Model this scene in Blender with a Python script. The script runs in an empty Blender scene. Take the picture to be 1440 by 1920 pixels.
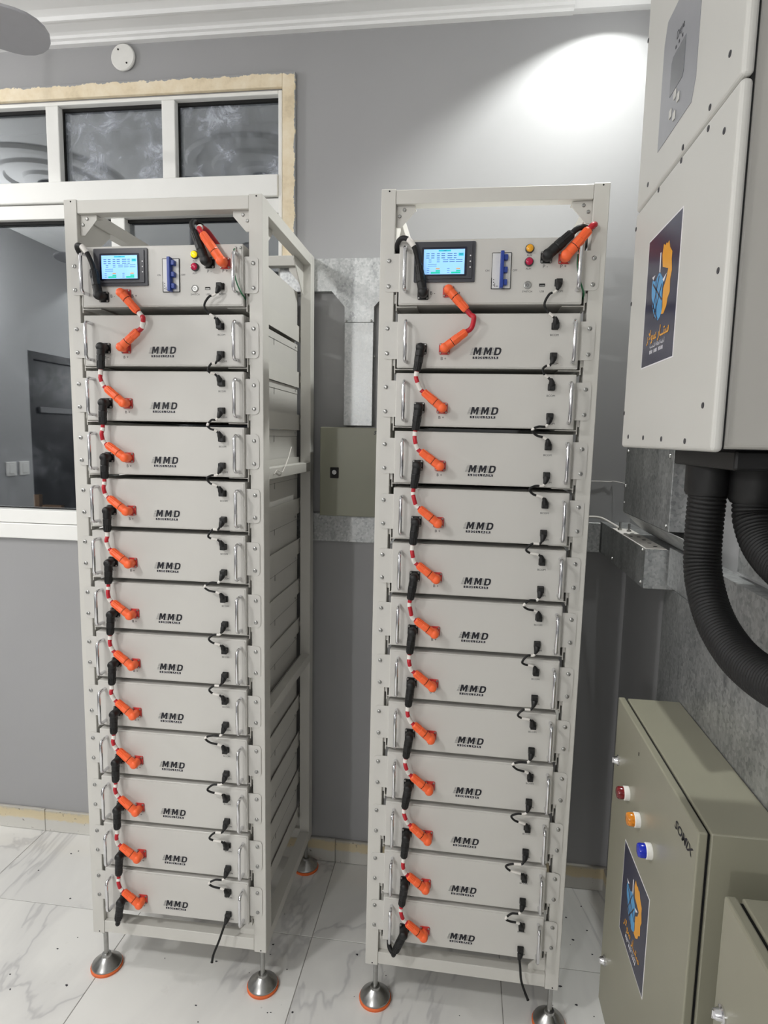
import bpy, bmesh, math, random
from mathutils import Vector, Matrix
rnd = random.Random(7)
SC = bpy.context.scene
COL = SC.collection
PI = math.pi

# ------------------------------------------------------------------ camera
YW, XR, XL, YF, ZC = 2.066, .53, -2.9, -3.4, 2.83      # back wall, right wall, left wall, front wall, ceiling
cam = bpy.data.cameras.new('camera')
cam.sensor_fit = 'AUTO'; cam.sensor_width = 36.0
cam.lens = 1164.43 / 1920 * 36.0
cam.clip_start = .02
camo = bpy.data.objects.new('camera', cam); COL.objects.link(camo)
r_, u_, f_ = Vector((.9912, .1307, .0196)), Vector((-.0351, .1168, .9925)), Vector((-.1275, .9845, -.1203))
f_.normalize(); r_ = (r_ - f_ * r_.dot(f_)).normalized(); u_ = r_.cross(f_)
camo.matrix_world = Matrix(((r_.x, u_.x, -f_.x, 0), (r_.y, u_.y, -f_.y, 0), (r_.z, u_.z, -f_.z, 1.542), (0, 0, 0, 1)))
SC.camera = camo

# ------------------------------------------------------------------ world, lights, exposure
w = bpy.data.worlds.new('night'); SC.world = w; w.use_nodes = True
w.node_tree.nodes['Background'].inputs[0].default_value = (.02, .022, .026, 1)
w.node_tree.nodes['Background'].inputs[1].default_value = .5
def light(kind, loc, power, size, color=(1, 1, 1), rot=None, **k):
    l = bpy.data.lights.new('lamp_light', kind); l.energy = power; l.color = color
    if kind == 'AREA': l.shape = 'DISK'; l.size = size
    else: l.shadow_soft_size = size
    for a, b in k.items(): setattr(l, a, b)
    o = bpy.data.objects.new('lamp_light', l); COL.objects.link(o); o.location = loc
    if rot: o.rotation_euler = rot
    return o
ADDED_DISCS = [((-1.75, -.3, 2.80), 30, .24)]  # unseen ceiling disc, added to brighten the left floor and lower racks
for loc, p, s in ADDED_DISCS: light('AREA', loc, p, s, (1, .99, .97))
ADDED_BULBS = [((-2.72, 1.02, 2.36), 40, .06), ((-1.6, -3.15, 2.15), 98, .06)]  # unseen bulbs, added: fill for the window side, key behind the camera
for bulb in ADDED_BULBS: light('POINT', *bulb, (1, .99, .97))
CORNER = (.39, 1.816, 2.94)
cl = light("AREA", CORNER, 18, .06, (.98, 1, .97))
cl.rotation_euler = Vector((-.42, -.42, -.80)).to_track_quat('-Z', 'Y').to_euler()
SIDE = (-2.62, -.35, 2.80)
light('SPOT', SIDE, 26, .03, (.97, 1, .97), None, spot_size=math.radians(112), spot_blend=.15)
SC.view_settings.view_transform = 'Standard'; SC.view_settings.look = 'None'
SC.view_settings.exposure = 0.0; SC.view_settings.gamma = 1.0
SC.view_settings.use_curve_mapping = False
SC.cycles.max_bounces = 8; SC.cycles.diffuse_bounces = 4; SC.cycles.glossy_bounces = 4
SC.cycles.transparent_max_bounces = 8
SC.cycles.sample_clamp_indirect = 6.0

# ------------------------------------------------------------------ materials
def lin(c):
    return tuple(((v / 255) / 12.92 if v / 255 <= .04045 else ((v / 255 + .055) / 1.055) ** 2.4) for v in c)
class N:
    def __init__(s, name):
        s.m = bpy.data.materials.new(name); s.m.use_nodes = True; s.t = s.m.node_tree
        s.b = s.t.nodes['Principled BSDF']; s.out = s.t.nodes['Material Output']
    def n(s, typ, **k):
        x = s.t.nodes.new(typ)
        for a, b in k.items():
            if hasattr(x, a): setattr(x, a, b)
        return x
    def l(s, a, b): s.t.links.new(a, b)
    def coord(s, which='Object'): return s.n('ShaderNodeTexCoord').outputs[which]
    def noise(s, scale, detail=3, rough=.55, vec=None, dist=0):
        x = s.n('ShaderNodeTexNoise'); x.inputs['Scale'].default_value = scale; x.inputs['Detail'].default_value = detail
        x.inputs['Roughness'].default_value = rough; x.inputs['Distortion'].default_value = dist
        s.l(vec if vec is not None else s.coord(), x.inputs['Vector']); return x.outputs['Fac']
    def ramp(s, fac, stops):
        x = s.n('ShaderNodeValToRGB'); e = x.color_ramp.elements
        while len(e) < len(stops): e.new(.5)
        for i, (p, c) in enumerate(stops):
            e[i].position = p; e[i].color = (*c, 1) if len(c) == 3 else c
        s.l(fac, x.inputs[0]); return x.outputs['Color']
    def bump(s, fac, strength, dist=.002):
        x = s.n('ShaderNodeBump'); x.inputs['Strength'].default_value = strength; x.inputs['Distance'].default_value = dist
        s.l(fac, x.inputs['Height']); s.l(x.outputs['Normal'], s.b.inputs['Normal'])
    def set(s, **k):
        for a, b in k.items():
            i = s.b.inputs[a.replace('_', ' ')]
            i.default_value = (*b, 1) if isinstance(b, tuple) and len(b) == 3 else b
        return s
def plain(name, rgb, rough=.5, metal=0, spec=.5, var=.04, vscale=40, bump=0, emit=None):
    k = N(name); c = lin(rgb)
    if var:
        lo = tuple(v * (1 - var) for v in c); hi = tuple(min(1, v * (1 + var)) for v in c)
        k.l(k.ramp(k.noise(vscale), [(.3, lo), (.7, hi)]), k.b.inputs['Base Color'])
    else: k.set(Base_Color=c)
    k.set(Roughness=rough, Metallic=metal); k.b.inputs['Specular IOR Level'].default_value = spec
    if bump: k.bump(k.noise(vscale * 8, 2), bump, .0008)
    if emit: k.b.inputs['Emission Color'].default_value = (*lin(rgb), 1); k.b.inputs['Emission Strength'].default_value = emit
    return k.m
M = {}
M['module'] = plain('module_powder_coat', (206, 204, 199), .42, var=.015, vscale=6, bump=.06)
M['frame'] = plain('frame_powder_coat', (208, 206, 200), .45, var=.02, vscale=9, bump=.06)
M['black'] = plain('black_plastic', (13, 13, 14), .5, var=.2, vscale=60)
M['rubber'] = plain('black_rubber', (11, 11, 12), .6, var=.2, vscale=60)
M['darkgrey'] = plain('dark_grey_plastic', (62, 62, 66), .4)
M['slot'] = plain('dark_slot', (14, 14, 14), .8, var=0)
M['orange'] = plain('orange_plastic', (255, 108, 56), .42, var=.03)
M['redflange'] = plain('red_plastic', (200, 66, 62), .45)
M['redcable'] = plain('red_cable', (190, 28, 44), .4)
M['sleeve'] = plain('white_sleeve', (236, 232, 226), .5)
M['chrome'] = plain('chrome', (225, 225, 228), .12, 1, var=.02)
M['steel'] = plain('steel', (170, 170, 168), .3, 1, var=.08, vscale=90)
M['orangerubber'] = plain('orange_rubber', (226, 108, 52), .55)
M['ink'] = plain('black_ink', (14, 14, 26), .5, var=0)
M['greyink'] = plain('grey_ink', (150, 150, 155), .5, var=0)
M['whiteink'] = plain('white_ink', (235, 233, 236), .5, var=0)
M['white'] = plain('white_paint', (243, 243, 240), .4, var=.02, vscale=5)
M['plasticwhite'] = plain('white_plastic', (232, 231, 227), .4, var=.02)
M['ceiling'] = plain('ceiling_paint', (240, 240, 240), .6, var=.02, vscale=3)
M['wall'] = plain('wall_paint', (160, 160, 161), .5, var=.025, vscale=2.2, bump=.12)
M['inverter'] = plain('inverter_coat', (206, 205, 200), .4, var=.012, vscale=5, bump=.04)
M['inverterbody'] = plain('inverter_body_coat', (178, 176, 170), .45, var=.012, vscale=5, bump=.04)
M['bezel'] = plain('grey_film', (150, 151, 156), .3, var=.02)
M['lcd'] = plain('lcd_grey', (118, 120, 124), .15, var=.02)
M['olive'] = plain('olive_grey_enamel', (146, 144, 127), .3, var=.03, vscale=7, bump=.05)
M['olivedark'] = plain('olive_grey_enamel_box', (128, 128, 112), .4, var=.03, vscale=7)
M['navy'] = plain('navy_vinyl', (34, 36, 66), .22, var=.03)
M['amber'] = plain('amber_print', (240, 168, 44), .25, var=.02)
M['sky'] = plain('blue_print', (84, 160, 214), .25, var=.05, vscale=30)
M['toggle'] = plain('blue_toggle', (30, 62, 150), .35)
M['breaker'] = plain('breaker_white', (222, 222, 220), .4)
M['green'] = plain('green_wire', (20, 96, 58), .4)
M['fan'] = plain('fan_grey', (176, 176, 180), .35, var=.02)
M['rose'] = plain('plaster_rose', (226, 226, 226), .6, var=.01)
M['yellowlens'] = plain('yellow_lens', (255, 226, 20), .2, var=0, emit=.35)
M['amberlens'] = plain('amber_lens', (240, 170, 40), .2, var=.1, vscale=200)
M['redlens'] = plain('red_lens', (186, 14, 66), .2, var=.1, vscale=200)
M['darkredlens'] = plain('dark_red_lens', (112, 26, 30), .15, var=.3, vscale=160)
M['panelamber'] = plain('panel_amber_lens', (214, 132, 36), .15, var=.3, vscale=160)
M['panelblue'] = plain('panel_blue_lens', (24, 44, 176), .15, var=.2, vscale=160)
M['wood'] = plain('raw_wood', (150, 112, 78), .7, var=.2, vscale=50)
M['doordark'] = plain('black_door', (14, 14, 16), .3, var=.2, vscale=8)
M['doorbar'] = plain('dark_bar', (96, 96, 98), .4)
M['lampglow'] = plain('lamp_glow', (255, 252, 244), .5, var=0, emit=5)
M['lampcup'] = plain('lamp_cup', (90, 92, 95), .4)
M['scr_bg'] = plain('screen_glow', (150, 205, 255), .2, var=0, emit=.62)
M['scr_text'] = plain('screen_text', (70, 120, 170), .2, var=0, emit=.4)
M['scr_teal'] = plain('screen_teal', (40, 190, 205), .2, var=0, emit=.5)
M['scr_green'] = plain('screen_green', (20, 200, 170), .2, var=0, emit=.5)
M['scr_orange'] = plain('screen_orange', (220, 170, 110), .2, var=0, emit=.4)
M['scr_frame'] = plain('screen_border', (8, 10, 40), .15, var=0)
M['bezelframe'] = plain('screen_bezel', (58, 59, 66), .35, var=.02)
M['bezeldark'] = plain('screen_bezel_dark', (40, 40, 48), .3, var=.02)
def mk_trim():
    k = N('unpainted_cream_trim')
    n = k.noise(14, 5, .65); c = k.ramp(n, [(.3, lin((214, 197, 165))), (.5, lin((236, 220, 190))), (.72, lin((246, 234, 210)))])
    sx = k.n('ShaderNodeSeparateXYZ'); k.l(k.coord(), sx.inputs[0])
    e = k.noise(32, 6, .7)
    def edge(out, at, amp):
        a = k.n('ShaderNodeMath'); a.operation = 'MULTIPLY_ADD'; k.l(e, a.inputs[0]); a.inputs[1].default_value = amp; k.l(out, a.inputs[2])
        b = k.n('ShaderNodeMath'); b.operation = 'GREATER_THAN'; k.l(a.outputs[0], b.inputs[0]); b.inputs[1].default_value = at; return b.outputs[0]
    m = k.n('ShaderNodeMath'); m.operation = 'MAXIMUM'; k.l(edge(sx.outputs['Z'], 2.692, .036), m.inputs[0]); k.l(edge(sx.outputs['X'], -.5665, .022), m.inputs[1])
    x = k.n('ShaderNodeMix'); x.data_type = 'RGBA'; k.l(m.outputs[0], x.inputs[0]); k.l(c, x.inputs[6]); x.inputs[7].default_value = (*lin((160, 160, 161)), 1)
    k.l(x.outputs[2], k.b.inputs['Base Color'])
    k.set(Roughness=.7); k.bump(k.noise(60, 4), .2, .002); return k.m
M['trim'] = mk_trim()
def mk_galv():
    k = N('galvanized_steel')
    v = k.n('ShaderNodeTexVoronoi'); v.inputs['Scale'].default_value = 150; k.l(k.coord(), v.inputs['Vector'])
    mp = k.n('ShaderNodeMapping'); mp.inputs['Scale'].default_value = (1, 1, .25); k.l(k.coord(), mp.inputs['Vector'])
    n = k.noise(22, 6, .7, mp.outputs[0])
    mx = k.n('ShaderNodeMix'); mx.data_type = 'FLOAT'; mx.inputs[0].default_value = .72
    k.l(v.outputs['Color'], mx.inputs[2]); k.l(n, mx.inputs[3])
    k.l(k.ramp(mx.outputs[0], [(.22, lin((120, 122, 124))), (.5, lin((178, 180, 180))), (.8, lin((214, 215, 214)))]), k.b.inputs['Base Color'])
    k.l(k.ramp(mx.outputs[0], [(.2, (.3,) * 3), (.8, (.5,) * 3)]), k.b.inputs['Roughness'])
    k.set(Metallic=.7); k.bump(n, .15, .001); return k.m
M['galv'] = mk_galv()
def mk_tile():
    k = N('polished_marble_tile')
    inf = k.n('ShaderNodeObjectInfo'); ad = k.n('ShaderNodeVectorMath'); ad.operation = 'MULTIPLY_ADD'
    cb = k.n('ShaderNodeCombineXYZ'); k.l(inf.outputs['Random'], cb.inputs[0]); k.l(inf.outputs['Random'], cb.inputs[1])
    k.l(cb.outputs[0], ad.inputs[0]); ad.inputs[1].default_value = (37, 53, 0); k.l(k.coord(), ad.inputs[2])
    mp = k.n('ShaderNodeMapping'); mp.inputs['Scale'].default_value = (1, .45, 1); mp.inputs['Rotation'].default_value = (0, 0, .5); k.l(ad.outputs[0], mp.inputs['Vector'])
    n = k.noise(1.7, 5, .55, mp.outputs[0], 1.1)
    vein = k.ramp(n, [(.38, lin((232, 231, 227))), (.485, lin((222, 221, 218))), (.497, lin((198, 197, 196))), (.512, lin((221, 220, 217))), (.62, lin((233, 232, 228)))])
    d = k.noise(9, 6, .75, ad.outputs[0]); dirt = k.ramp(d, [(.62, (0, 0, 0)), (.8, (.45, .45, .45))])
    sp = k.noise(60, 3, .6, ad.outputs[0]); spf = k.ramp(sp, [(.73, (0, 0, 0)), (.76, (.8, .8, .8))])
    m1 = k.n('ShaderNodeMix'); m1.data_type = 'RGBA'; k.l(dirt, m1.inputs[0]); k.l(vein, m1.inputs[6]); m1.inputs[7].default_value = (*lin((176, 172, 164)), 1)
    m2 = k.n('ShaderNodeMix'); m2.data_type = 'RGBA'; k.l(spf, m2.inputs[0]); k.l(m1.outputs[2], m2.inputs[6]); m2.inputs[7].default_value = (*lin((120, 116, 108)), 1)
    k.l(m2.outputs[2], k.b.inputs['Base Color'])
    k.l(k.ramp(d, [(.4, (.1,) * 3), (.75, (.3,) * 3)]), k.b.inputs['Roughness']); return k.m
M['tile'] = mk_tile()
def mk_base():
    k = N('baseboard_tile')
    sx = k.n('ShaderNodeSeparateXYZ'); k.l(k.coord('Object'), sx.inputs[0])
    n = k.noise(30, 5, .7)
    ad = k.n('ShaderNodeMath'); ad.operation = 'MULTIPLY_ADD'; k.l(n, ad.inputs[0]); ad.inputs[1].default_value = .03; k.l(sx.outputs['Z'], ad.inputs[2])
    c = k.ramp(ad.outputs[0], [(0, lin((214, 212, 206))), (.058, lin((206, 204, 198))), (.064, lin((214, 200, 168))), (.092, lin((206, 192, 158))), (.1, lin((182, 178, 170)))])
    sp = k.ramp(k.noise(70, 3, .6), [(.66, (0, 0, 0)), (.7, (.8, .8, .8))])
    m = k.n('ShaderNodeMix'); m.data_type = 'RGBA'; k.l(sp, m.inputs[0]); k.l(c, m.inputs[6]); m.inputs[7].default_value = (*lin((110, 104, 92)), 1)
    k.l(m.outputs[2], k.b.inputs['Base Color']); k.set(Roughness=.4); return k.m
M['base'] = mk_base()
M['grout'] = plain('grout', (150, 148, 143), .8)
def mk_glass(name, smear):
    k = N(name)
    g = k.n('ShaderNodeBsdfGlossy'); g.inputs['Color'].default_value = (.80, .83, .85, 1); g.inputs['Roughness'].default_value = .012
    t = k.n('ShaderNodeBsdfTransparent'); t.inputs['Color'].default_value = (.86, .88, .9, 1)
    m = k.n('ShaderNodeMixShader'); m.inputs[0].default_value = .26; k.l(t.outputs[0], m.inputs[1]); k.l(g.outputs[0], m.inputs[2])
    d = k.n('ShaderNodeBsdfDiffuse'); d.inputs['Color'].default_value = (*lin((190, 195, 205)), 1)
    n = k.noise(13, 9, .78, dist=1.6); n2 = k.noise(4.5, 3, .6)
    mu = k.n('ShaderNodeMath'); mu.operation = 'MULTIPLY'; k.l(n, mu.inputs[0]); k.l(n2, mu.inputs[1])
    f = k.ramp(mu.outputs[0], [(.16, (.02 * smear,) * 3), (.22, (.10 * smear,) * 3), (.27, (.26 * smear,) * 3), (.34, (.8 * smear,) * 3)])
    m2 = k.n('ShaderNodeMixShader'); k.l(f, m2.inputs[0]); k.l(m.outputs[0], m2.inputs[1]); k.l(d.outputs[0], m2.inputs[2])
    k.l(m2.outputs[0], k.out.inputs['Surface']); return k.m
M['glass'] = mk_glass('tinted_mirror_glass', .06)
M['glassdirty'] = mk_glass('smeared_tinted_glass', 1.0)

# ------------------------------------------------------------------ mesh helpers
class MB:
    def __init__(s): s.bm = bmesh.new(); s.mi = 0
    def _tag(s, fs):
        for f in fs: f.material_index = s.mi
    def mat(s, i): s.mi = i; return s
    def box(s, x0, x1, y0, y1, z0, z1, bev=0, seg=2):
        r = bmesh.ops.create_cube(s.bm, size=1); vs = r['verts']
        for v in vs: v.co = Vector(((x0 + x1) / 2 + v.co.x * (x1 - x0), (y0 + y1) / 2 + v.co.y * (y1 - y0), (z0 + z1) / 2 + v.co.z * (z1 - z0)))
        fs = list({f for v in vs for f in v.link_faces}); s._tag(fs)
        if bev:
            es = list({e for v in vs for e in v.link_edges})
            q = bmesh.ops.bevel(s.bm, geom=es, offset=bev, segments=seg, affect='EDGES', profile=.5); s._tag(q['faces'])
        return s
    def prism(s, pts, a, b, axis='y'):
        """polygon pts (u,v) extruded from a to b along axis; y: (u,.,v)  x: (.,u,v)  z: (u,v,.)"""
        def P(u, v, t): return {'y': (u, t, v), 'x': (t, u, v), 'z': (u, v, t)}[axis]
        A = [s.bm.verts.new(P(u, v, a)) for u, v in pts]; B = [s.bm.verts.new(P(u, v, b)) for u, v in pts]
        n = len(pts); fs = [s.bm.faces.new(A), s.bm.faces.new(B[::-1])]
        for i in range(n): fs.append(s.bm.faces.new((A[i], B[i], B[(i + 1) % n], A[(i + 1) % n])))
        s._tag(fs); return s
    def lathe(s, prof, c=(0, 0, 0), axis='z', seg=24, flip=1):
        rings = []
        for r, h in prof:
            ring = []
            for i in range(seg):
                a = 2 * PI * i / seg; p = (r * math.cos(a), r * math.sin(a), h)
                if axis == 'y': p = (p[0], h * flip, p[1])
                if axis == 'x': p = (h * flip, p[0], p[1])
                ring.append(s.bm.verts.new((c[0] + p[0], c[1] + p[1], c[2] + p[2])))
            rings.append(ring)
        fs = []
        for a, b in zip(rings, rings[1:]):
            for i in range(seg): fs.append(s.bm.faces.new((a[i], a[(i + 1) % seg], b[(i + 1) % seg], b[i])))
        fs.append(s.bm.faces.new(rings[0])); fs.append(s.bm.faces.new(rings[-1])); s._tag(fs)
        for f in fs: f.smooth = True
        return s
    def tube(s, pts, r, seg=10, cap=True):
        pts = [Vector(p) for p in pts]; rings = []; up = None
        rr = r if isinstance(r, (list, tuple)) else [r] * len(pts)
        for i, p in enumerate(pts):
            t = (pts[min(i + 1, len(pts) - 1)] - pts[max(i - 1, 0)]).normalized()
            if up is None: up = t.orthogonal().normalized()
            up = (up - t * up.dot(t)).normalized(); b = t.cross(up)
            rings.append([s.bm.verts.new(p + (up * math.cos(2 * PI * k / seg) + b * math.sin(2 * PI * k / seg)) * rr[i]) for k in range(seg)])
        fs = []
        for a, b in zip(rings, rings[1:]):
            for k in range(seg): fs.append(s.bm.faces.new((a[k], a[(k + 1) % seg], b[(k + 1) % seg], b[k])))
        if cap: fs += [s.bm.faces.new(rings[0][::-1]), s.bm.faces.new(rings[-1])]
        s._tag(fs)
        for f in fs: f.smooth = True
        return s
    def mesh(s, name, mats):
        bmesh.ops.recalc_face_normals(s.bm, faces=s.bm.faces)
        me = bpy.data.meshes.new(name); s.bm.to_mesh(me); s.bm.free()
        for m in (mats if isinstance(mats, list) else [mats]): me.materials.append(m)
        return me
    def build(s, name, mats, parent=None):
        return link(name, s.mesh(name, mats), parent)
def link(name, me, parent=None):
    o = bpy.data.objects.new(name, me); COL.objects.link(o)
    if parent: o.parent = parent
    sharp(me); return o
def sharp(me):
    if any(p.use_smooth for p in me.polygons) and 'se' not in me:
        me['se'] = 1
        bm = bmesh.new(); bm.from_mesh(me)
        for e in bm.edges:
            if len(e.link_faces) == 2 and e.calc_face_angle(0) > .7: e.smooth = False
        bm.to_mesh(me); bm.free()
def tag(o, label=None, cat=None, group=None, kind=None):
    for k, v in (('label', label), ('category', cat), ('group', group), ('kind', kind)):
        if v: o[k] = v
    return o
def empty(name, loc=(0, 0, 0), mw=None):
    o = bpy.data.objects.new(name, None); o.empty_display_size = .05; COL.objects.link(o)
    if mw is not None: o.matrix_world = mw
    else: o.location = loc
    return o
def thing(name, label, cat, loc=(0, 0, 0), group=None, mw=None): return tag(empty(name, loc, mw), label, cat, group)
def struct(o): o['kind'] = 'structure'; return o
KIDS = {}
def dup(root):
    c = root.copy(); COL.objects.link(c)
    for ch in root.children:
        d = ch.copy(); COL.objects.link(d); d.parent = c
        for g in ch.children:
            e = g.copy(); COL.objects.link(e); e.parent = d
    return c
def bez(P, n=14):
    """Catmull-Rom through points"""
    P = [Vector(p) for p in P]; Q = [P[0] * 2 - P[1]] + P + [P[-1] * 2 - P[-2]]; out = []
    for i in range(1, len(Q) - 2):
        for k in range(n):
            t = k / n; a, b, c, d = Q[i - 1], Q[i], Q[i + 1], Q[i + 2]
            out.append(.5 * ((2 * b) + (c - a) * t + (2 * a - 5 * b + 4 * c - d) * t * t + (3 * b - a - 3 * c + d) * t ** 3))
    out.append(P[-1]); return out
def rrect(x0, x1, z0, z1, r, n=4):
    pts = []
    for cx, cz, a in ((x1 - r, z1 - r, 0), (x0 + r, z1 - r, PI / 2), (x0 + r, z0 + r, PI), (x1 - r, z0 + r, 1.5 * PI)):
        for i in range(n + 1): pts.append((cx + r * math.cos(a + PI / 2 * i / n), cz + r * math.sin(a + PI / 2 * i / n)))
    return pts
# lettering: font outlines turned into thin meshes, on the rack plane ('y') or on the right-hand plane ('x')
TXT = {}
def text_mesh(body, size, mat, plane='y', shear=0, align='CENTER', xs=1.0, bold=0):
    key = (body, size, mat.name, plane, shear, align, xs, bold)
    if key in TXT: return TXT[key]
    c = bpy.data.curves.new('lettering', 'FONT'); c.body = body; c.size = size; c.align_x = align; c.align_y = 'CENTER'; c.shear = shear; c.offset = bold * size; c.resolution_u = 3
    o = bpy.data.objects.new('lettering', c); COL.objects.link(o)
    dg = bpy.context.evaluated_depsgraph_get(); me = bpy.data.meshes.new_from_object(o.evaluated_get(dg))
    bpy.data.objects.remove(o); bpy.data.curves.remove(c)
    for v in me.vertices:
        x, y = v.co.x * xs, v.co.y
        v.co = (x, 0, y) if plane == 'y' else (0, -x, y)
    me.materials.clear(); me.materials.append(mat); TXT[key] = me
    return me
def text(body, size, loc, mat, parent, plane='y', name='lettering', **k):
    o = link(name, text_mesh(body, size, mat, plane, **k), parent); o.location = loc; return o

# ------------------------------------------------------------------ room shell
WX0, WX1, WZ0, WZ1 = -2.16, -.621, 1.148, 2.632           # window opening
b = MB()
for x0, x1, z0, z1 in ((XL - .12, WX0, 0, 3.08), (WX1, XR + .12, 0, 3.08), (WX0, WX1, 0, WZ0), (WX0, WX1, WZ1, 3.08)): b.box(x0, x1, YW, YW + .2, z0, z1)
struct(b.build('wall_back', M['wall']))
struct(MB().box(XR, XR + .12, YF, YW + .2, 0, 3.08).build('wall_right', M['wall']))
b = MB(); DY0, DY1, DZ = -.62, .34, 2.065                  # doorway in the left wall, seen mirrored in the window
b.box(XL - .12, XL, DY1, YW + .2, 0, 3.08).box(XL - .12, XL, YF, DY0, 0, 3.08).box(XL - .12, XL, DY0, DY1, DZ, 3.08)
struct(b.build('wall_left', M['wall']))
struct(MB().box(XL - .12, XR + .12, YF - .12, YF, 0, 3.08).build('wall_front', M['wall']))
# ceiling with the square cut-out of the corner downlight
cx, cy = CORNER[0], CORNER[1]; q = .144
b = MB(); b.box(XL, cx - q, YF, YW, ZC, ZC + .02).box(cx + q, XR, YF, YW, ZC, ZC + .02).box(cx - q, cx + q, YF, cy - q, ZC, ZC + .02).box(cx - q, cx + q, cy + q, YW, ZC, ZC + .02)
b.box(XL - .1, XR + .1, YF - .1, YW + .1, 3.06, 3.1)
struct(b.build('ceiling', M['ceiling']))
cor = [(2.066, 2.798), (2.046, 2.798), (2.044, 2.806), (2.034, 2.808), (2.032, 2.816), (2.02, 2.819), (1.99, 2.8205), (1.966, 2.823), (1.964, 2.812), (1.956, 2.812), (1.954, 2.824), (1.93, 2.83), (2.066, 2.83)]
b = MB(); b.prism([(y, z) for y, z in cor], XL, CORNER[0] - .12, 'x'); b.prism([(2.066, 2.80), (2.04, 2.80), (2.03, 2.83), (2.066, 2.83)], CORNER[0] - .12, XR, 'x')
struct(b.build('trim_1', M['ceiling']))
b = MB(); b.prism([(XL, 2.798), (XL + .03, 2.80), (XL + .1, 2.82), (XL + .13, 2.83), (XL, 2.83)], YF, YW, 'y'); struct(b.build('trim_2', M['ceiling']))
# door in the left wall
d = struct(empty('door_1', (XL - .06, (DY0 + DY1) / 2, 0)))
hw = (DY1 - DY0) / 2
MB().box(-.02, .02, -hw + .05, hw - .05, 0, DZ - .05, .002).build('door_leaf', M['doordark'], d)
b = MB(); b.box(-.05, .062, -hw, -hw + .05, 0, DZ).box(-.05, .062, hw - .05, hw, 0, DZ).box(-.05, .062, -hw + .05, hw - .05, DZ - .05, DZ); b.build('door_frame', M['doordark'], d)
MB().box(.03, .05, -hw + .18, hw - .12, 1.66, 1.70, .004).build('crossbar', M['doorbar'], d)
# floor: bed of grout and single tiles
fl = struct(MB().box(XL, XR, YF, YW, -.05, -.0015).build('floor', M['grout']))
P = .572; tx0, ty0 = -.42, 1.711; tiles = {}
for i in range(-5, 2):
    for j in range(-9, 1):
        x0, x1 = max(tx0 + i * P, XL), min(tx0 + (i + 1) * P, XR); y0, y1 = max(ty0 + (j) * P, YF), min(ty0 + (j + 1) * P, YW - .001)
        if x1 - x0 < .02 or y1 - y0 < .02: continue
        g = .0011; key = (round(x1 - x0, 4), round(y1 - y0, 4))
        if key not in tiles: tiles[key] = MB().box(g, x1 - x0 - g, g, y1 - y0 - g, -.01, 0, .0007, 1).mesh('tile', M['tile'])
        o = link('tile', tiles[key], fl); o.location = (x0, y0, 0)
bb = struct(MB().box(XL, XR, YW - .006, YW, .001, .086).build('baseboard_back', M['grout']))
for i in range(-5, 2):
    x0, x1 = max(tx0 + i * P, XL), min(tx0 + (i + 1) * P, XR)
    o = MB().box(.001, x1 - x0 - .001, -.012, -.002, .001, .088 + rnd.uniform(-.002, .002), .0012, 1).build('tile', M['base'], bb); o.location = (x0, YW, 0)
br = struct(MB().box(XR - .006, XR, 1.0, YW - .014, .001, .086).build('baseboard_right', M['grout']))
for y0, y1 in ((1.42, 1.711), (1.711, YW - .014)):
    o = MB().box(-.012, -.002, .001, y1 - y0 - .001, .001, .087, .0012, 1).build('tile', M['base'], br); o.location = (XR, y0, 0)

# ------------------------------------------------------------------ window
win = struct(empty('window_1', (0, YW, 0)))
b = MB(); b.box(WX1 + .004, -.575, -.016, -.0005, .9 + .248, 2.679, .002).box(WX0 - .05, WX1 + .004, -.016, -.0005, 2.636, 2.679, .002).box(WX0 - .05, WX0 - .004, -.016, -.0005, 1.148, 2.636, .002)
b.build('casing', M['trim'], win)
fr = MB(); Y0, Y1 = -.004, .07
fr.box(-.634, WX1, Y0, Y1, WZ0, WZ1, .002).box(WX0, WX0 + .014, Y0, Y1, WZ0, WZ1, .002).box(WX0 + .014, -.634, Y0, Y1, 2.621, WZ1, .002)
fr.box(WX0 + .014, -.634, Y0 - .006, Y1, 2.311, 2.378, .003).box(WX0 + .014, -.634, Y0 + .006, Y1, 2.262, 2.308, .002)
fr.box(WX0 + .014, -.634, Y0 - .008, Y1, 1.205, 1.253, .002).box(WX0, WX1, Y0 - .014, Y1, WZ0, 1.203, .003)
fr.build('window_frame', M['white'], win)
for x in (-1.441, -1.029, -1.853): MB().box(x, x + .046, Y0, Y1, 2.378, 2.621, .003).build('mullion', M['white'], win)
for x0, x1 in ((WX0 + .014, -1.853), (-1.807, -1.441), (-1.395, -1.029), (-.983, -.634)):
    p = MB().box(x0, x1, .03, .034, 2.378, 2.621).build('pane', M['glassdirty'] if x0 > -1.4 else M['glass'], win)
    g = MB(); g.box(x0, x1, .020, .029, 2.611, 2.621).box(x0, x0 + .004, .02, .029, 2.378, 2.611); g.build('gasket', M['slot'], p)
MB().box(-1.226, -1.176, Y0 + .012, .06, 1.253, 2.262, .003).build('sash_stile', M['white'], win)
for x0, x1, yy in ((WX0 + .014, -1.226, .034), (-1.176, -.634, .042)):
    p = MB().box(x0, x1, yy, yy + .004, 1.253, 2.262).build('pane', M['glass'], win)
    g = MB(); g.box(x0, x1, yy - .012, yy - .001, 2.252, 2.262).box(x0, x1, yy - .006, yy - .001, 1.253, 1.257).box(x1 - .006, x1, yy - .012, yy - .001, 1.257, 2.252); g.build('gasket', M['slot'], p)
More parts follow.
